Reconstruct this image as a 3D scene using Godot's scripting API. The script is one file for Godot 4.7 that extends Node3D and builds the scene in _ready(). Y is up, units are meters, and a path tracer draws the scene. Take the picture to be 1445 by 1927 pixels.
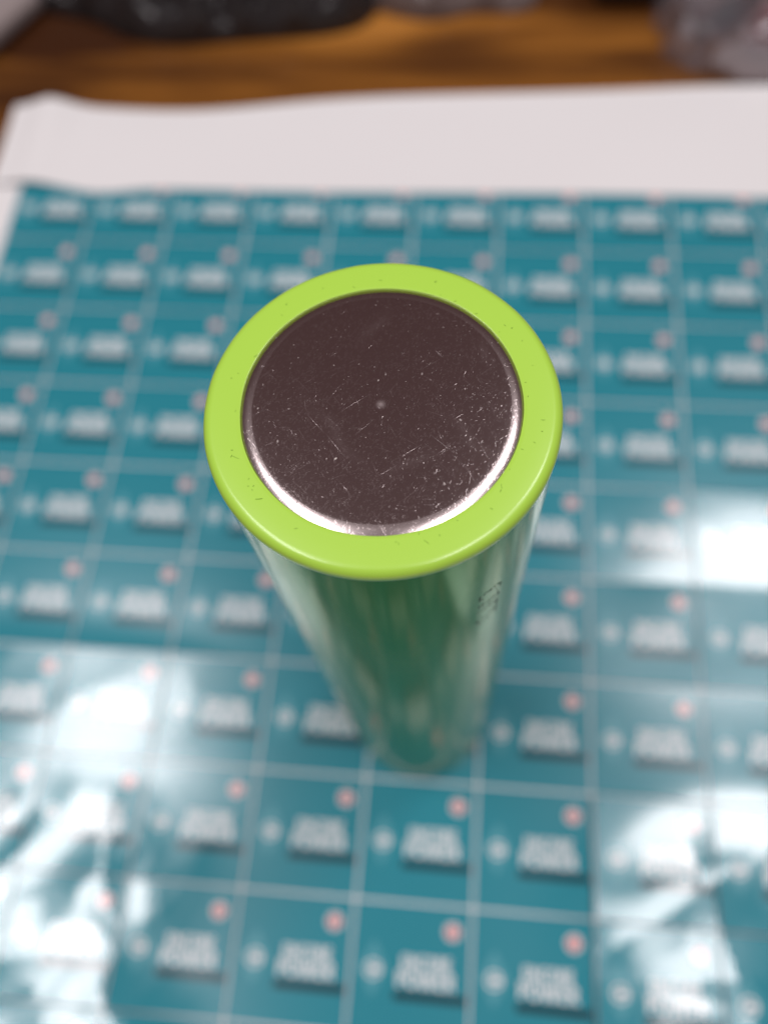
extends Node3D
# One green-wrapped cell standing on a sheet of teal stickers, seen from close above. Lengths below are in millimetres.

const MM := 0.001
const PITCH_X := 15.086          # sticker pitch across
const PITCH_Z := 15.10          # sticker pitch towards the viewer
const FIRST_X := -51.84          # the cut line of column 0
const FIRST_Z := -80.91          # the cut line of row 0
const GAP := 0.32                # white gap between two stickers
const CELL_R := 9.2
const CELL_TOP := 83.7
const SHEET_TOP := 0.22

var rng := RandomNumberGenerator.new()
var crinkle := FastNoiseLite.new()
var swell := FastNoiseLite.new()
var fold := FastNoiseLite.new()
var used := {}


func _ready() -> void:
	rng.seed = 7
	set_camera()
	set_light()
	crinkle.seed = 3
	crinkle.frequency = 0.032
	crinkle.fractal_type = FastNoiseLite.FRACTAL_RIDGED
	crinkle.fractal_octaves = 2
	crinkle.fractal_gain = 0.3
	fold.seed = 31
	fold.frequency = 0.05
	fold.fractal_type = FastNoiseLite.FRACTAL_RIDGED
	fold.fractal_octaves = 1
	swell.seed = 11
	swell.frequency = 0.03
	swell.fractal_octaves = 1
	build_table()
	build_sheet()
	build_cell()
	build_background()


# ---------------------------------------------------------------- camera, light

func set_camera() -> void:
	var cam := Camera3D.new()
	cam.name = "camera"
	var lens := CameraAttributesPhysical.new()
	lens.frustum_focal_length = 12.0 / tan(deg_to_rad(61.673 / 2.0))
	lens.frustum_focus_distance = 0.0432
	lens.frustum_near = 0.005
	lens.frustum_far = 20.0
	lens.exposure_aperture = 14.8
	cam.attributes = lens
	cam.near = 0.005
	cam.far = 20.0
	var b := Basis(Vector3(0.9949, -0.0608, -0.0805), Vector3(-0.0500, 0.3955, -0.9171), Vector3(0.0876, 0.9165, 0.3904)).orthonormalized()
	cam.transform = Transform3D(b, Vector3(4.2554, 121.3865, 21.9879) * MM)
	add_child(cam)
	cam.current = true


func set_light() -> void:
	var we := WorldEnvironment.new()
	we.name = "surroundings"
	var e := Environment.new()
	e.background_mode = Environment.BG_COLOR
	e.background_color = Color(0.088, 0.050, 0.049).linear_to_srgb()
	e.tonemap_mode = Environment.TONE_MAPPER_LINEAR
	e.tonemap_exposure = 1.0
	e.sdfgi_enabled = true
	e.ssao_enabled = true
	e.ssil_enabled = true
	we.environment = e
	add_child(we)
	# ceiling lamps: a long one to the left, a short and a long one in a row to the right
	ceiling_lamp(Vector3(-0.63, 1.5, 0.11), Vector2(0.30, 1.0), 1.42)
	ceiling_lamp(Vector3(0.53, 1.5, -0.50), Vector2(0.36, 0.28), 0.56)
	ceiling_lamp(Vector3(0.50, 1.5, 0.26), Vector2(0.28, 0.80), 0.96)


func ceiling_lamp(at: Vector3, size: Vector2, energy: float) -> void:
	var l := AreaLight3D.new()
	l.name = "ceiling_lamp"
	l.area_size = size
	l.light_energy = energy
	l.light_color = Color(1.0, 0.98, 0.983)
	l.area_range = 12.0
	l.area_attenuation = 2.0
	l.shadow_enabled = true
	l.position = at
	l.rotation = Vector3(-PI / 2, 0, 0)
	add_child(l, true)


# ---------------------------------------------------------------- helpers

func numbered(called: String) -> String:
	used[called] = used.get(called, -1) + 1
	return called if used[called] == 0 else "%s_%03d" % [called, used[called]]


func thing(called: String, label: String, category: String, at := Vector3.ZERO, group := "") -> Node3D:
	var o := Node3D.new()
	o.name = numbered(called)
	o.position = at * MM
	o.set_meta("label", label)
	o.set_meta("category", category)
	if group:
		o.set_meta("group", group)
	add_child(o)
	return o


func tag(o: Node3D, label: String, category: String, group := "") -> void:
	o.set_meta("label", label)
	o.set_meta("category", category)
	if group:
		o.set_meta("group", group)


var siblings := {}
func put(called: String, mesh: Mesh, m: Material, parent: Node) -> MeshInstance3D:
	var o := MeshInstance3D.new()
	if parent == self:
		o.name = numbered(called)
	else:
		var key := str(parent.get_instance_id()) + called
		siblings[key] = siblings.get(key, -1) + 1
		o.name = called if siblings[key] == 0 else "%s_%03d" % [called, siblings[key]]
	o.mesh = mesh
	o.material_override = m
	parent.add_child(o)
	return o


class Shape:
	var v := PackedVector3Array()
	var n := PackedVector3Array()
	var uv := PackedVector2Array()
	var ix := PackedInt32Array()

	func tri(a: int, b: int, c: int) -> void:
		# clockwise seen from outside
		var g := (v[b] - v[a]).cross(v[c] - v[a])
		if g.dot(n[a] + n[b] + n[c]) > 0.0:
			ix.append_array([a, c, b])
		else:
			ix.append_array([a, b, c])

	func quad(a: int, b: int, c: int, d: int) -> void:
		tri(a, b, c)
		tri(a, c, d)

	# f(s, t) -> point in millimetres, s and t in 0..1; side turns the normals
	func sheet(f: Callable, ns: int, nt: int, side := 1.0, g = null) -> void:
		var at := v.size()
		var d := 0.002
		for j in nt + 1:
			for i in ns + 1:
				var s := float(i) / ns
				var t := float(j) / nt
				var p: Vector3 = f.call(s, t)
				var ds: Vector3 = f.call(s + d, t) - f.call(s - d, t)
				var dt: Vector3 = f.call(s, t + d) - f.call(s, t - d)
				var nn := dt.cross(ds) * side
				v.append(p * MM)
				n.append(nn.normalized() if nn.length_squared() > 1e-16 else Vector3.UP * side)
				uv.append(g.call(s, t) if g != null else Vector2(s, t))
		for j in nt:
			for i in ns:
				var a := at + j * (ns + 1) + i
				quad(a, a + 1, a + ns + 2, a + ns + 1)

	# profile of (radius, height) points turned about the y axis, flat shaded across listed corners by doubling points
	func lathe(profile: Array, steps: int, wobble = null) -> void:
		for k in profile.size() - 1:
			var p: Vector2 = profile[k]
			var q: Vector2 = profile[k + 1]
			if p.distance_to(q) < 1e-7:
				continue
			var before: Vector2 = profile[k - 1] if k > 0 else p
			var after: Vector2 = profile[k + 2] if k + 2 < profile.size() else q
			var own := (q - p).normalized()
			var t0 := (p - before).normalized() if p.distance_to(before) > 1e-7 else own
			var t1 := (after - q).normalized() if q.distance_to(after) > 1e-7 else own
			t0 = (t0 + own).normalized() if t0.dot(own) > 0.7 else own
			t1 = (t1 + own).normalized() if t1.dot(own) > 0.7 else own
			var at := v.size()
			for i in steps + 1:
				var a := TAU * i / steps
				for e in 2:
					var x: Vector2 = p if e == 0 else q
					var t: Vector2 = t0 if e == 0 else t1
					var r: float = x.x + (wobble.call(a, x.y) if wobble != null else 0.0)
					v.append(Vector3(r * cos(a), x.y, r * sin(a)) * MM)
					n.append(Vector3(t.y * cos(a), -t.x, t.y * sin(a)).normalized())
					uv.append(Vector2(float(i) / steps, x.y / 100.0))
			for i in steps:
				var b := at + i * 2
				quad(b, b + 1, b + 3, b + 2)

	# rounded box
	func box(size: Vector3, r: float, at := Vector3.ZERO, turn := Basis()) -> void:
		for axis in 3:
			for sgn in [-1.0, 1.0]:
				var base := v.size()
				var m := 6
				for j in m + 1:
					for i in m + 1:
						var c := Vector3.ZERO
						c[axis] = sgn
						c[(axis + 1) % 3] = edge(i, m)
						c[(axis + 2) % 3] = edge(j, m)
						var half := size / 2.0
						var q := c * half
						var core := Vector3(clampf(q.x, -half.x + r, half.x - r), clampf(q.y, -half.y + r, half.y - r), clampf(q.z, -half.z + r, half.z - r))
						# spread the outer rows inside the rounding
						for k in 3:
							if k != axis:
								var w: int = i if k == (axis + 1) % 3 else j
								if w == 1 or w == m - 1:
									q[k] = signf(q[k]) * (half[k] - r * 0.45)
								elif w == 2 or w == m - 2:
									q[k] = signf(q[k]) * (half[k] - r)
						core = Vector3(clampf(q.x, -half.x + r, half.x - r), clampf(q.y, -half.y + r, half.y - r), clampf(q.z, -half.z + r, half.z - r))
						var dir := (q - core).normalized()
						v.append((at + turn * (core + dir * r)) * MM)
						n.append(turn * dir)
						uv.append(Vector2(i, j) / m)
				for j in m:
					for i in m:
						var a := base + j * (m + 1) + i
						quad(a, a + 1, a + m + 2, a + m + 1)

	func edge(i: int, m: int) -> float:
		return [-1.0, -0.99, -0.9, 0.0, 0.9, 0.99, 1.0][i]

	# tube through points
	func tube(pts: Array, r: float, steps := 10) -> void:
		var at := v.size()
		var side := Vector3.RIGHT
		for k in pts.size():
			var t: Vector3 = (pts[mini(k + 1, pts.size() - 1)] - pts[maxi(k - 1, 0)]).normalized()
			side = (side - t * side.dot(t)).normalized()
			var up := t.cross(side)
			for i in steps + 1:
				var a := TAU * i / steps
				var d := side * cos(a) + up * sin(a)
				v.append((pts[k] + d * r) * MM)
				n.append(d)
				uv.append(Vector2(float(i) / steps, k))
		for k in pts.size() - 1:
			for i in steps:
				var a := at + k * (steps + 1) + i
				quad(a, a + 1, a + steps + 2, a + steps + 1)
		for e in [0, pts.size() - 1]:
			var t: Vector3 = (pts[0] - pts[1]).normalized() if e == 0 else (pts[-1] - pts[-2]).normalized()
			var c := v.size()
			v.append((pts[e] + t * r * 0.4) * MM)
			n.append(t)
			uv.append(Vector2.ZERO)
			for i in steps:
				tri(c, at + e * (steps + 1) + i, at + e * (steps + 1) + i + 1)

	func done() -> ArrayMesh:
		var a := []
		a.resize(Mesh.ARRAY_MAX)
		a[Mesh.ARRAY_VERTEX] = v
		a[Mesh.ARRAY_NORMAL] = n
		a[Mesh.ARRAY_TEX_UV] = uv
		a[Mesh.ARRAY_INDEX] = ix
		var m := ArrayMesh.new()
		m.add_surface_from_arrays(Mesh.PRIMITIVE_TRIANGLES, a)
		return m


func mat(albedo: Color, rough: float, metal := 0.0, spec := 0.5) -> StandardMaterial3D:
	var m := StandardMaterial3D.new()
	m.albedo_color = albedo.linear_to_srgb()
	m.roughness = rough
	m.metallic = metal
	m.metallic_specular = spec
	return m


# ---------------------------------------------------------------- table

func build_table() -> void:
	# wood: long streaks along x from stretched noise, two layers
	var n := FastNoiseLite.new()
	n.seed = 21
	n.frequency = 0.011
	n.fractal_octaves = 5
	n.domain_warp_enabled = true
	n.domain_warp_amplitude = 18.0
	n.domain_warp_frequency = 0.012
	var fine := FastNoiseLite.new()
	fine.seed = 5
	fine.frequency = 0.03
	fine.fractal_octaves = 4
	var figure_and_shade := FastNoiseLite.new()
	figure_and_shade.seed = 14
	figure_and_shade.frequency = 0.009
	figure_and_shade.fractal_octaves = 2
	var w := 1024
	var h := 1024
	var im := Image.create(w, h, false, Image.FORMAT_RGB8)
	var dark := Color(0.045, 0.014, 0.004)
	var mid := Color(0.22, 0.083, 0.013)
	var light := Color(0.40, 0.165, 0.030)
	for y in h:
		for x in w:
			# streaks: the sheet of 0.5 m by 0.5 m, grain along x
			var a := n.get_noise_2d(x * 0.22, y * 1.3) * 0.5 + 0.5
			var b := fine.get_noise_2d(x * 0.16, y * 4.0) * 0.5 + 0.5
			var t := clampf((a - 0.36) * 2.8 + (b - 0.5) * 0.5, 0.0, 1.0)
			t *= clampf(0.95 + 1.6 * figure_and_shade.get_noise_2d(x * 0.6, y * 1.6), 0.12, 1.0)  # broad dark patches: wood figure, deepened to paint in shade around the bag
			var c := dark.lerp(mid, minf(t * 2.0, 1.0)).lerp(light, maxf(t * 2.0 - 1.0, 0.0))
			im.set_pixel(x, y, c.linear_to_srgb())
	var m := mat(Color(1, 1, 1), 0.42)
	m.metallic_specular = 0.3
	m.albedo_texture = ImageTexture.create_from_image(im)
	var s := Shape.new()
	s.box(Vector3(1200, 24, 900), 4.0, Vector3(0, -12.15, -60))
	for i in s.v.size():
		s.uv[i] = Vector2(s.v[i].x / 0.5 + 0.5, s.v[i].z / 0.5 + 0.72)
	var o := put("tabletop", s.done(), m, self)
	o.set_meta("kind", "structure")


# ---------------------------------------------------------------- sticker sheet

# how far the film has lifted off the sheet round (x, z): only where it is crinkled
func lifted(x: float, z: float) -> Vector3:
	var all := Vector3.ZERO       # lifted at all, curled at the near edge, wrinkled
	for b in [[-54.0, 1.0, 25.0, 8.0, 0.4, 0.14], [-54.0, 26.0, 22.0, 13.0, 0.6, 1.1], [-44.0, 42.0, 14.0, 9.0, 0.3, 1.3], [50.0, -27.0, 13.0, 8.0, 0.0, 0.12], [45.0, 25.0, 18.0, 10.5, 0.5, 0.55], [34.0, 40.0, 16.0, 9.0, 0.4, 0.6]]:
		var d := Vector2((x - b[0]) / b[2], (z - b[1]) / b[3]).length_squared()
		var f := exp(-d * d * 0.7)
		all = Vector3(maxf(all.x, f), maxf(all.y, f * b[4]), maxf(all.z, f * b[5]))
	return all


func film(x: float, z: float, k: int, r: int) -> float:
	var lift := lifted(x, z)
	var h := 0.6 * lift.z * (crinkle.get_noise_2d(x + 0.4 * z, z - 0.2 * x) * 0.5 + 0.5)
	h += 0.22 * lift.z * (fold.get_noise_2d(x, z * 1.3) * 0.5 + 0.5)
	h += 0.10 * (swell.get_noise_2d(x, z) * 0.5 + 0.5) * smoothstep(14.0, 34.0, Vector2(x, z).length())
	# each sticker lies at its own slight slant and curls up towards its near edge
	var u := (x - FIRST_X) / PITCH_X - k - 0.5
	var w := (z - FIRST_Z) / PITCH_Z - r - 0.5
	var slant := hash(Vector2i(k * 7 + 3, r * 13 + 1))
	var a := float(slant % 628) / 100.0
	var own := 0.4 + 0.6 * float((slant / 700) % 100) / 100.0
	h += (0.03 + 0.14 * lift.z) * (0.72 + u * cos(a) + w * sin(a)) * smoothstep(10.0, 26.0, Vector2(x, z).length())
	h += lift.y * own * 1.3 * pow(w + 0.5, 2)
	# the stickers under the glare at the right have come up along their far edge
	if r == 3 or r == 4:
		h += (0.42 if r == 3 else 0.88) * exp(-pow((x - 54.0) / 22.0, 4)) * (0.5 - w)
	# flat facets between straight creases near the right hand corner
	var corner := exp(-pow(Vector2((x - 44.0) / 20.0, (z - 30.0) / 17.0).length_squared(), 2))
	h += corner * (0.075 * absf((x - 42.0) * 0.55 + (z - 17.0) * 0.83) + 0.065 * absf((x - 40.0) * 0.1 + (z - 30.0)) + 0.06 * absf((x - 38.0) * 0.95 - (z - 22.0) * 0.3))
	# two stickers by the right hand glare have come up along their left edge
	if k == 5 and (r == 6 or r == 7):
		h += (1.1 if r == 6 else 0.7) * pow(0.5 - u, 2)
	return h


func build_sheet() -> void:
	var paper := mat(Color(0.76, 0.752, 0.758), 0.75)
	var grain := FastNoiseLite.new()
	grain.frequency = 0.4
	var nt := NoiseTexture2D.new()
	nt.noise = grain
	nt.width = 256
	nt.height = 256
	nt.seamless = true
	nt.as_normal_map = true
	nt.bump_strength = 1.0
	paper.normal_enabled = true
	paper.normal_texture = nt
	paper.normal_scale = 0.15
	paper.uv1_triplanar = true
	paper.uv1_scale = Vector3(60, 60, 60)
	var t := thing("sticker_sheet", "large white-edged sheet of teal stickers with white lettering lying on the wooden table", "sticker sheet")
	# the white backing: its far edge wanders a little
	var s := Shape.new()
	s.sheet(func(a: float, b: float) -> Vector3: return backing(a, b), 60, 60)
	skirt(s, 60, 60, 0.12)
	put("backing_paper", s.done(), paper, t)
	# the bare white strip along the far edge lies over the first row
	s = Shape.new()
	s.sheet(func(a: float, b: float) -> Vector3: return strip(a, b), 80, 10)
	skirt(s, 80, 10, 0.25)
	put("white_margin", s.done(), paper, t)
	# stickers
	var look := sticker_material()
	for r in range(-1, 11):
		for k in range(-2, 10):
			sticker(t, k, r, look)


func far_edge(x: float) -> float:
	return -114.0 - 0.045 * (x + 88.0) + 2.6 * exp(-pow((x + 52.0) / 22.0, 2)) - 0.5 * exp(-pow((x - 48.0) / 14.0, 2))


func backing(a: float, b: float) -> Vector3:
	var x := lerpf(-87.5, 122.0, a) - 0.6 * (1.0 - a) * sin(b * 9.0)
	return Vector3(x, 0.0 + 0.02 * sin(a * 40.0 + b * 13.0), lerpf(far_edge(x) + 0.4, 178.0, b))


func strip(a: float, b: float) -> Vector3:
	var x := lerpf(-88.2, 122.5, a)
	var near := -93.3 + 1.5 * exp(-pow((x + 66.0) / 7.0, 2)) - 0.35 * sin(x * 0.05)
	var z := lerpf(far_edge(x), near, b)
	var y := 0.55 + 0.9 * (swell.get_noise_2d(x * 0.8, 40.0 + z * 0.25) + 0.25) * sin(PI * clampf(b, 0.0, 1.0)) + 2.2 * exp(-pow((x + 80.0) / 4.5, 2)) * (1.0 - b * 0.5)
	return Vector3(x, maxf(y, 0.32), z)


# closes a sheet downwards by thickness
func skirt(s: Shape, ns: int, nt: int, depth: float) -> void:
	var rim := []
	for i in ns + 1:
		rim.append(i)
	for j in range(1, nt + 1):
		rim.append(j * (ns + 1) + ns)
	for i in range(ns - 1, -1, -1):
		rim.append(nt * (ns + 1) + i)
	for j in range(nt - 1, -1, -1):
		rim.append(j * (ns + 1))
	var mid := Vector3.ZERO
	for q in rim:
		mid += s.v[q] / rim.size()
	for e in rim.size() - 1:
		var p: Vector3 = s.v[rim[e]]
		var q: Vector3 = s.v[rim[e + 1]]
		var out := (q - p).cross(Vector3.UP).normalized()
		if out.dot((p + q) / 2.0 - mid) < 0.0:
			out = -out
		var at := s.v.size()
		for x in [p, q, q - Vector3(0, depth * MM, 0), p - Vector3(0, depth * MM, 0)]:
			s.v.append(x)
			s.n.append(out)
			s.uv.append(s.uv[rim[e]])
		s.quad(at, at + 1, at + 2, at + 3)


func sticker(parent: Node3D, k: int, r: int, m: Material) -> void:
	var x0 := FIRST_X + k * PITCH_X + GAP / 2
	var z0 := FIRST_Z + r * PITCH_Z + GAP / 2
	var wide := PITCH_X - GAP
	var deep := PITCH_Z - GAP
	var m0 := lifted(x0 + wide / 2, z0 + deep / 2).x
	var n := 30 if m0 > 0.05 else 8
	var s := Shape.new()
	s.sheet(func(a: float, b: float) -> Vector3:
		var x := x0 + wide * a
		var z := z0 + deep * b
		return Vector3(x, SHEET_TOP - 0.06 + film(x, z, k, r), z), n, n)
	skirt(s, n, n, 0.09)
	put("sticker", s.done(), m, parent)


func sticker_material() -> StandardMaterial3D:
	var n := 512
	var teal := Color(0.017, 0.240, 0.305)
	var im := Image.create(n, n, false, Image.FORMAT_RGB8)
	im.fill(teal.linear_to_srgb())
	var white := Color(0.84, 0.84, 0.85)
	var px := func(u: float, v: float, c: Color, part := 1.0) -> void:
		var x := int(u * n)
		var y := int(v * n)
		if x >= 0 and y >= 0 and x < n and y < n:
			im.set_pixel(x, y, im.get_pixel(x, y).lerp(c.linear_to_srgb(), part))
	for j in n:
		for i in n:
			var u := (i + 0.5) / n
			var v := (j + 0.5) / n
			# pale lozenge behind the round mark
			var lz := absf(u - 0.185) / 0.125 + absf(v - 0.51) / 0.22
			if lz < 1.0 and lz > 0.45:
				px.call(u, v, Color(0.075, 0.32, 0.39))
			# round white mark with a teal letter c
			var d := Vector2(u - 0.185, v - 0.52)
			if d.length() < 0.072:
				px.call(u, v, white)
				if d.length() < 0.054 and d.length() > 0.026 and not (d.x > 0.005 and absf(d.y) < 0.014):
					px.call(u, v, teal)
			# dark bar under the words
			if u > 0.37 and u < 0.985 and v > 0.665 and v < 0.735:
				px.call(u, v, Color(0.004, 0.045, 0.062))
			# red badge with a pale rim
			d = Vector2(u - 0.845, v - 0.185)
			if d.length() < 0.072:
				px.call(u, v, Color(0.72, 0.70, 0.70))
			if d.length() < 0.048:
				px.call(u, v, Color(0.66, 0.06, 0.07))
				if (absf(d.x) < 0.008 and absf(d.y) < 0.034) or (absf(d.y + 0.024) < 0.009 and absf(d.x) < 0.022):
					px.call(u, v, white)
	write(im, "ENCORE", Rect2(0.425, 0.390, 0.41, 0.105), white)
	write(im, "POWER", Rect2(0.395, 0.505, 0.485, 0.130), white)
	var m := mat(Color(1, 1, 1), 0.19, 0.0, 0.64)
	m.clearcoat_enabled = true
	m.clearcoat = 0.4
	m.clearcoat_roughness = 0.09
	m.albedo_texture = ImageTexture.create_from_image(im)
	m.texture_repeat = false
	return m


# draws bold words into a picture, stretched into a box given in shares of the picture
func write(im: Image, words: String, where: Rect2, c: Color) -> void:
	var f := SystemFont.new()
	f.font_names = PackedStringArray(["Droid Sans"])
	f.font_weight = 700
	var tm := TextMesh.new()
	tm.font = f
	tm.text = words
	tm.depth = 0.0
	tm.font_size = 64
	tm.pixel_size = 0.01
	tm.curve_step = 2.0
	var a := tm.get_mesh_arrays()
	var vs: PackedVector3Array = a[Mesh.ARRAY_VERTEX]
	var ix: PackedInt32Array = a[Mesh.ARRAY_INDEX] if a[Mesh.ARRAY_INDEX] != null else PackedInt32Array(range(vs.size()))
	var lo := Vector2(1e9, 1e9)
	var hi := -lo
	for p in vs:
		lo = lo.min(Vector2(p.x, p.y))
		hi = hi.max(Vector2(p.x, p.y))
	var n := im.get_width()
	for k in range(0, ix.size(), 3):
		var q := []
		for e in 3:
			var p := vs[ix[k + e]]
			q.append(Vector2(where.position.x + (p.x - lo.x) / (hi.x - lo.x) * where.size.x, where.position.y + (hi.y - p.y) / (hi.y - lo.y) * where.size.y) * n)
		var b0: Vector2 = q[0].min(q[1]).min(q[2])
		var b1: Vector2 = q[0].max(q[1]).max(q[2])
		for y in range(int(b0.y), int(b1.y) + 1):
			for x in range(int(b0.x), int(b1.x) + 1):
				if Geometry2D.point_is_inside_triangle(Vector2(x + 0.5, y + 0.5), q[0], q[1], q[2]):
					im.fill_rect(Rect2i(x, y, 2, 2), c.linear_to_srgb())


# ---------------------------------------------------------------- the cell

func build_cell() -> void:
	var t := thing("battery_cell", "lime green wrapped cylindrical battery cell standing upright with its scratched flat metal end up", "battery", Vector3(0, SHEET_TOP + 0.06, 0))
	var up := CELL_TOP - SHEET_TOP - 0.06
	# steel can below the wrap shows at the disc only; the wrap is a thin sleeve that folds over the end
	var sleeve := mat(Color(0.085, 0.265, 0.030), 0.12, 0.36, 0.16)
	var rub := FastNoiseLite.new()
	rub.frequency = 0.02
	rub.fractal_octaves = 4
	var rt := NoiseTexture2D.new()
	rt.noise = rub
	rt.width = 512
	rt.height = 512
	rt.seamless = true
	rt.as_normal_map = true
	rt.bump_strength = 2.0
	sleeve.normal_enabled = true
	sleeve.normal_texture = rt
	sleeve.normal_scale = 0.006
	sleeve.uv1_scale = Vector3(3, 6, 1)
	var s := Shape.new()
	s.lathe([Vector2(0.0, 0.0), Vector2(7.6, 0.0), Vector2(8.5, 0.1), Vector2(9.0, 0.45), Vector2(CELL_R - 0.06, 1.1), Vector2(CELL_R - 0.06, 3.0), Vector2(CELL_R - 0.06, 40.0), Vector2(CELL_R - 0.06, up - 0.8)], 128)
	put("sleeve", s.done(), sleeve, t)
	# folded collar over the shoulder and the end
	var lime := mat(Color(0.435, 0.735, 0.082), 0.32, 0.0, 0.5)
	lime.clearcoat_enabled = true
	lime.clearcoat = 0.3
	lime.clearcoat_roughness = 0.14
	var profile := [Vector2(CELL_R - 0.07, up - 0.92), Vector2(CELL_R - 0.03, up - 0.86), Vector2(CELL_R - 0.008, up - 0.77)]
	for i in 9:
		var a := PI / 2 * i / 8.0
		profile.append(Vector2(CELL_R - 0.56 + 0.56 * cos(a), up - 0.58 + 0.56 * sin(a)))
	profile.append_array([Vector2(7.9, up - 0.02), Vector2(7.4, up - 0.006), Vector2(7.23, up - 0.01), Vector2(7.20, up - 0.022), Vector2(7.19, up - 0.24)])
	s = Shape.new()
	var edge := FastNoiseLite.new()
	edge.seed = 8
	edge.frequency = 0.35
	s.lathe(profile, 160, func(a: float, y: float) -> float: return 0.022 * edge.get_noise_2d(cos(a) * 6.0, sin(a) * 6.0) * (1.0 if y > up - 0.4 and y < up + 0.012 else 0.0))
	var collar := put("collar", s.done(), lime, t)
	collar.set_meta("label", "lime green wrap folded over the cell end as a smooth ring")
	specks_on_collar(t, up)
	# flat steel end with a narrow bevel
	var steel := steel_material()
	s = Shape.new()
	var ring := [Vector2(7.3, up - 0.20), Vector2(7.18, up - 0.147), Vector2(7.07, up - 0.105), Vector2(6.96, up - 0.071), Vector2(6.84, up - 0.045), Vector2(6.7, up - 0.028), Vector2(6.5, up - 0.02), Vector2(6.2, up - 0.018), Vector2(0.0, up - 0.018)]
	s.lathe(ring, 160)
	for i in s.v.size():
		s.uv[i] = Vector2(s.v[i].x, s.v[i].z) / (14.6 * MM) + Vector2(0.5, 0.5)
	put("end_plate", s.done(), steel, t).set_meta("label", "dark reflecting steel end plate with fine scratches")
	print_code(t, up)


func specks_on_collar(t: Node3D, up: float) -> void:
	var dust := mat(Color(0.28, 0.47, 0.06), 0.7)
	var s := Shape.new()
	for i in 46:
		var a := rng.randf() * TAU
		var r := rng.randf_range(7.3, 8.2)
		var c := Vector3(r * cos(a), up + 0.012, r * sin(a))
		var l := rng.randf_range(0.03, 0.09) * (2.2 if rng.randf() < 0.12 else 0.8)
		var d := rng.randf() * TAU
		var dir := Vector3(cos(d), 0, sin(d))
		s.tube([c - dir * l, c + dir * l * 0.2 + Vector3(0.012, 0, 0.01), c + dir * l], rng.randf_range(0.008, 0.016), 5)
	put("dust_fleck", s.done(), dust, t).set_meta("kind", "stuff")


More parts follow.
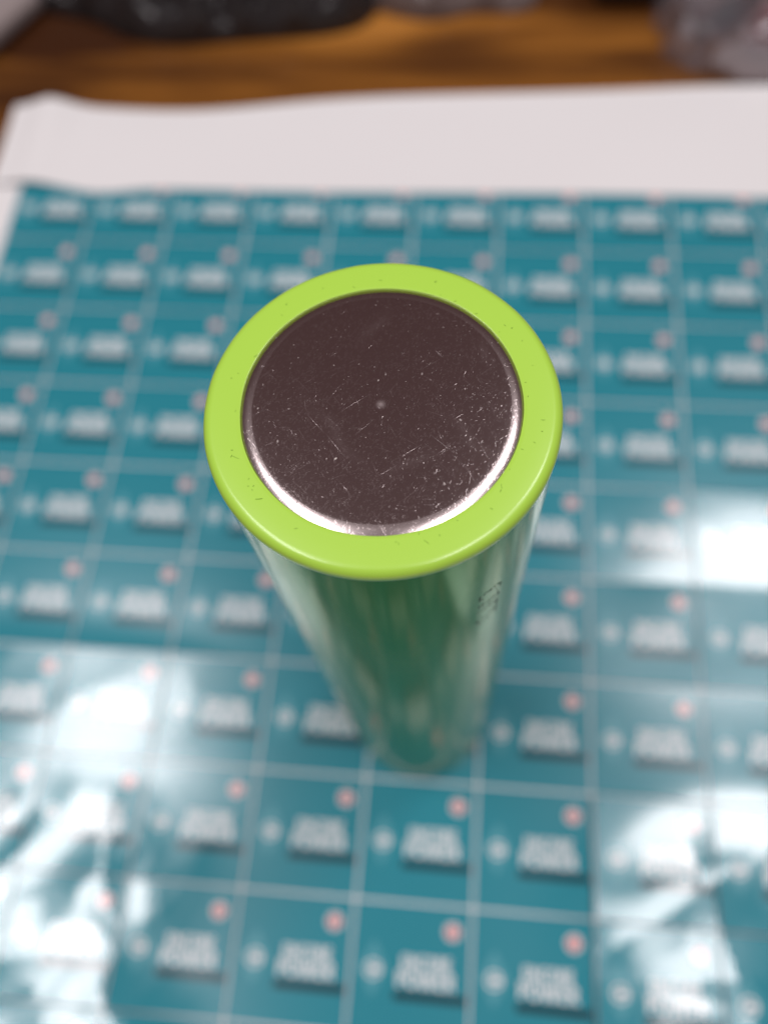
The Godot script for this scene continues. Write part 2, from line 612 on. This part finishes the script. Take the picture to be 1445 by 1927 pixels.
func steel_material() -> StandardMaterial3D:
	var n := 1024
	var bump := Image.create(n, n, false, Image.FORMAT_RF)
	bump.fill(Color(0.5, 0, 0))
	var col := Image.create(n, n, false, Image.FORMAT_RGB8)
	col.fill(Color(0.60, 0.52, 0.52).linear_to_srgb())
	var metal := Image.create(n, n, false, Image.FORMAT_RGB8)
	metal.fill(Color(0.16, 1.0, 0))       # red: roughness, green: metal
	var r := RandomNumberGenerator.new()
	r.seed = 19
	# even fine wear
	for i in 9000:
		var p := Vector2(r.randf(), r.randf()) * n
		var d := Vector2.from_angle(r.randfn(-1.15, 0.5)) if r.randf() < 0.7 else Vector2.from_angle(r.randf() * TAU)
		scratch(bump, col, metal, p, d, r.randf_range(2, 16), r.randf_range(0.02, 0.11), r.randf_range(0.0, 0.05))
	# clear scratches
	for i in 60:
		var p := Vector2(r.randf(), r.randf()) * n
		scratch(bump, col, metal, p, Vector2.from_angle(r.randfn(-0.75, 0.6)), r.randf_range(10, 45), r.randf_range(0.05, 0.3), r.randf_range(0.05, 0.2))
	for i in 150:
		var p := Vector2(r.randf(), r.randf_range(0.3, 1.0)) * n
		scratch(bump, col, metal, p, Vector2.from_angle(r.randfn(-0.75, 0.25) if r.randf() < 0.6 else r.randfn(0.8, 0.3)), r.randf_range(25, 90), r.randf_range(0.04, 0.12), r.randf_range(0.02, 0.08))
	for q in [[360.0, 560.0, -0.72, 150.0], [430.0, 640.0, -0.75, 90.0], [330.0, 640.0, 0.9, 120.0], [600.0, 720.0, -0.7, 90.0], [690.0, 620.0, 0.7, 130.0], [250.0, 560.0, 0.85, 110.0], [520.0, 800.0, -0.6, 80.0]]:
		scratch(bump, col, metal, Vector2(q[0], q[1]), Vector2.from_angle(q[2]), q[3], 0.16, 0.12)
	# dust specks and nicks
	for i in 300:
		var p := Vector2(r.randf(), r.randf()) * n
		var big := r.randf()
		blot(col, metal, p, r.randf_range(0.8, 1.7) if big < 0.88 else r.randf_range(2.0, 4.2), r.randf_range(0.06, 0.5) if r.randf() < 0.8 else r.randf_range(0.6, 1.0))
	# rubbed, faintly hazy streaks
	for q in [[0.36, 0.63, 0.85, 0.13], [0.80, 0.60, 0.75, 0.09], [0.62, 0.72, -0.72, 0.08], [0.85, 0.27, 0.9, 0.035], [0.45, 0.18, -1.1, 0.06]]:
		var along := Vector2.from_angle(q[2])
		for j in n:
			for i in n:
				var d := Vector2(i, j) / n - Vector2(q[0], q[1])
				var f := exp(-pow(d.dot(along) / q[3], 2) - pow((d.cross(along) + 0.012 * sin(d.dot(along) * 30.0)) / 0.018, 2))
				if f > 0.02:
					f *= 1.6 * r.randf() * r.randf()
					var c := metal.get_pixel(i, j)
					metal.set_pixel(i, j, Color(c.r + 0.03 * f, c.g - 0.045 * f, 0))
	# the weld dimple in the middle, slightly frosted
	for j in range(-24, 25):
		for i in range(-24, 25):
			var f := clampf(1.0 - Vector2(i, j).length() / 24.0, 0.0, 1.0)
			var c := metal.get_pixel(512 + i, 512 + j)
			metal.set_pixel(512 + i, 512 + j, Color(lerpf(c.r, 0.32, f), lerpf(1.0, 0.87, f * f), 0))
	# rubbed edge
	for j in n:
		for i in n:
			var d := Vector2(i - 512, j - 512).length() / n * 14.6
			if d > 6.6:
				var c := metal.get_pixel(i, j)
				metal.set_pixel(i, j, Color(maxf(c.r, 0.22), c.g, 0))
	var m := mat(Color(1, 1, 1), 1.0, 1.0)
	m.albedo_texture = ImageTexture.create_from_image(col)
	m.roughness_texture = ImageTexture.create_from_image(metal)
	m.roughness_texture_channel = BaseMaterial3D.TEXTURE_CHANNEL_RED
	m.metallic_texture = m.roughness_texture
	m.metallic_texture_channel = BaseMaterial3D.TEXTURE_CHANNEL_GREEN
	bump.convert(Image.FORMAT_RGBA8)
	bump.bump_map_to_normal_map(3.0)
	m.normal_enabled = true
	m.normal_texture = ImageTexture.create_from_image(bump)
	m.normal_scale = 0.5
	return m


func scratch(bump: Image, col: Image, metal: Image, p: Vector2, d: Vector2, length: float, deep: float, rough: float) -> void:
	var n := bump.get_width()
	var bend := rng.randf_range(-0.0008, 0.0008)
	var k := 0.0
	while k < length:
		var q := p + d * k
		d = d.rotated(bend)
		var x := int(q.x)
		var y := int(q.y)
		k += 1.0
		if x < 1 or y < 1 or x >= n - 1 or y >= n - 1:
			continue
		var fade := sin(PI * k / (length + 1.0))
		var h := bump.get_pixel(x, y).r
		bump.set_pixel(x, y, Color(maxf(h - deep * fade, 0.0), 0, 0))
		if rough > 0.0:
			var c := metal.get_pixel(x, y)
			metal.set_pixel(x, y, Color(maxf(c.r, 0.2 + rough * fade), lerpf(c.g, 0.72, fade * rough * 2.0), 0))


func blot(col: Image, metal: Image, p: Vector2, r: float, much: float) -> void:
	var stretch := Vector2.from_angle(rng.randf() * TAU)
	var n := col.get_width()
	for y in range(maxi(0, int(p.y - r * 2)), mini(n, int(p.y + r * 2) + 1)):
		for x in range(maxi(0, int(p.x - r * 2)), mini(n, int(p.x + r * 2) + 1)):
			var d := Vector2(x, y) - p
			var e := Vector2(d.dot(stretch) * 0.55, d.cross(stretch)).length() / r
			if e < 1.0:
				var f := much * minf(1.0, (1.0 - e) * 2.0)
				col.set_pixel(x, y, col.get_pixel(x, y).lerp(Color(0.55, 0.50, 0.46).linear_to_srgb(), f))
				var c := metal.get_pixel(x, y)
				metal.set_pixel(x, y, Color(lerpf(c.r, 0.6, f), lerpf(c.g, 0.35, f), 0))


# a dotted ink code that runs down the sleeve
func print_code(t: Node3D, up: float) -> void:
	var ink := mat(Color(0.012, 0.034, 0.018), 0.5)
	var glyphs := {
		"C": ["01110", "10001", "10000", "10000", "10000", "10001", "01110"],
		"1": ["00100", "01100", "00100", "00100", "00100", "00100", "01110"],
		"2": ["01110", "10001", "00001", "00110", "01000", "10000", "11111"],
		"L": ["10000", "10000", "10000", "10000", "10000", "10000", "11111"],
		"5": ["11111", "10000", "11110", "00001", "00001", "10001", "01110"],
	}
	var s := Shape.new()
	var step := 0.245
	var along := 0.0
	for g in "C1L2":
		for row in 7:
			for c in 5:
				if glyphs[g][row][c] != "1" or rng.randf() < 0.06:
					continue
				var y := up - 8.5 - along - c * step + rng.randfn(0, 0.03)
				var a := deg_to_rad(47.0) + (3 - row) * step / CELL_R + rng.randfn(0, 0.003)
				dot(s, a, y, rng.randf_range(0.07, 0.12))
		along += step * 6.5
	put("printed_code", s.done(), ink, t)


func dot(s: Shape, a: float, y: float, r: float) -> void:
	var out := Vector3(cos(a), 0, sin(a))
	var side := Vector3(-sin(a), 0, cos(a))
	var at := s.v.size()
	var c := out * (CELL_R - 0.045) + Vector3(0, y, 0)
	s.v.append(c * MM)
	s.n.append(out)
	s.uv.append(Vector2.ZERO)
	for i in 9:
		var b := TAU * i / 8.0
		s.v.append((c + (side * cos(b) + Vector3.UP * sin(b)) * r - out * 0.003) * MM)
		s.n.append(out)
		s.uv.append(Vector2.ZERO)
	for i in 8:
		s.tri(at, at + 1 + i, at + 2 + i)


# ---------------------------------------------------------------- far things on the table

# a heap of crumpled film: height over an ellipse
func heap(centre: Vector2, half: Vector2, high: float, seed_: int, rough: float, turn := 0.0, fine := 0.055) -> Shape:
	var n := FastNoiseLite.new()
	n.seed = seed_
	n.frequency = fine
	n.noise_type = FastNoiseLite.TYPE_SIMPLEX_SMOOTH
	n.fractal_type = FastNoiseLite.FRACTAL_RIDGED
	n.fractal_octaves = 3
	var s := Shape.new()
	s.sheet(func(a: float, b: float) -> Vector3:
		var th := TAU * a
		var rr := clampf(b, 0.0, 1.0)
		var wob := 1.0 + 0.07 * sin(3.0 * th + seed_) + 0.05 * sin(7.0 * th + 2.0 * seed_)
		var p := Vector2(cos(th) * half.x, sin(th) * half.y).rotated(turn) * rr * wob
		var x := centre.x + p.x
		var z := centre.y + p.y
		var dome := pow(maxf(0.0, 1.0 - pow(rr, 3.2)), 0.5)
		var y := dome * (high * 0.72 + rough * n.get_noise_2d(x, z))
		return Vector3(x, maxf(y, 0.0) + 0.05, z), 220, 90, -1.0)
	return s


# stiff clear film crumpled into flat facets
func facets(centre: Vector2, half: Vector2, high: float, seed_: int) -> Shape:
	var r := RandomNumberGenerator.new()
	r.seed = seed_
	var around := 46
	var rings := 12
	var p := []
	for j in rings + 1:
		for i in around:
			var rr := float(j) / rings
			var th := TAU * (i + 0.5 * (j % 2)) / around
			var wob := 1.0 + 0.08 * sin(3.0 * th + seed_) + r.randf_range(-0.05, 0.05) * (1.0 if j > 0 else 0.0)
			var dome := pow(maxf(0.0, 1.0 - pow(rr, 3.0)), 0.5)
			p.append(Vector3(centre.x + cos(th) * half.x * rr * wob, maxf(0.1, dome * high * (0.8 + r.randf_range(-0.28, 0.28))) if j < rings else 0.1, centre.y + sin(th) * half.y * rr * wob))
	var s := Shape.new()
	for j in rings:
		for i in around:
			var a := j * around + i
			var b := j * around + (i + 1) % around
			var c := a + around
			var d := b + around
			for t in ([[a, b, d], [a, d, c]] if j % 2 else [[a, b, c], [b, d, c]]):
				var nn: Vector3 = (p[t[1]] - p[t[0]]).cross(p[t[2]] - p[t[0]])
				if nn.length_squared() < 1e-9:
					continue
				nn = nn.normalized() * (1.0 if nn.y > 0.0 else -1.0)
				var at := s.v.size()
				for e in t:
					s.v.append(p[e] * MM)
					s.n.append(nn)
					s.uv.append(Vector2.ZERO)
				s.tri(at, at + 1, at + 2)
	return s


func build_background() -> void:
	# crumpled black bag at the far left
	var t := thing("crumpled_bag", "crumpled black plastic bag with a grey flap lying on the wood beyond the white margin", "bag", Vector3.ZERO)
	var black := mat(Color(0.028, 0.025, 0.026), 0.25)
	put("bag_body", heap(Vector2(-54, -153), Vector2(46, 20), 13, 4, 14.0, 0.0, 0.055).done(), black, t)
	var grey := mat(Color(0.16, 0.125, 0.118), 0.35)
	put("bag_flap", heap(Vector2(-13, -156), Vector2(30, 14), 9, 9, 7.0, 0.35).done(), grey, t)
	# grey felt pad in the far left corner
	var felt := mat(Color(0.27, 0.225, 0.22), 0.9)
	felt.rim_enabled = true
	felt.rim = 0.3
	var s := Shape.new()
	s.box(Vector3(60, 5, 60), 2.2, Vector3(-117.6, 2.4, -151.7), Basis(Vector3.UP, deg_to_rad(-29.4)))
	tag(put("felt_pad", s.done(), felt, self), "thick pale grey pad with a straight edge in the far left corner", "pad")
	# clear bag with red and black plugs in it at the far right
	var film_mat := StandardMaterial3D.new()
	film_mat.albedo_color = Color(0.66, 0.62, 0.64, 0.27)
	film_mat.transparency = BaseMaterial3D.TRANSPARENCY_ALPHA
	film_mat.roughness = 0.1
	film_mat.clearcoat_enabled = true
	film_mat.clearcoat = 1.0
	film_mat.clearcoat_roughness = 0.1
	film_mat.metallic_specular = 0.7
	film_mat.metallic = 0.4
	s = facets(Vector2(61.5, -141), Vector2(25, 19), 17, 14)
	tag(put("clear_bag", s.done(), film_mat, self), "crinkled clear plastic bag with shiny folds at the far right, partly on the white margin", "bag")
	var red := mat(Color(0.34, 0.030, 0.035), 0.35)
	var dark := mat(Color(0.018, 0.016, 0.018), 0.35)
	for q in [[Vector3(60, 5, -134), 0.9, "red plastic plug in the clear bag, nearer the white margin"], [Vector3(60, 6.5, -146), -0.4, "red plastic plug in the clear bag, farther from the white margin"]]:
		var p := thing("plug", q[2], "plug", q[0], "red plugs in the clear bag")
		p.rotation.y = q[1]
		s = Shape.new()
		s.box(Vector3(13, 7, 7), 1.2)
		put("housing", s.done(), red, p)
		s = Shape.new()
		s.tube([Vector3(6, 0, 0), Vector3(9, -1, 1), Vector3(13, -2.5, 3)], 1.1)
		put("wire", s.done(), dark, p)
	var k := thing("coil", "black coiled lead in the clear bag, left of the red plugs", "coil", Vector3(48, 4, -141))
	for e in 3:
		var ring := []
		for i in 33:
			ring.append(Vector3(cos(TAU * i / 32.0) * (6.5 - e * 0.5), e * 2.4 - 2.0 + 0.4 * sin(i * 0.5), sin(TAU * i / 32.0) * (7.0 - e * 0.6)))
		s = Shape.new()
		s.tube(ring, 1.4)
		put("turn", s.done(), dark, k)
	var c := thing("adapter", "small black adapter block with two pins behind the clear bag's left edge", "adapter", Vector3(33, 8, -153))
	s = Shape.new()
	s.box(Vector3(15, 15, 20), 2.0)
	put("housing", s.done(), dark, c)
	var tin := mat(Color(0.6, 0.58, 0.55), 0.3, 1.0)
	for e in [-3.0, 3.0]:
		s = Shape.new()
		s.box(Vector3(1.6, 5, 8), 0.4, Vector3(e, 0, -13))
		put("pin", s.done(), tin, c)
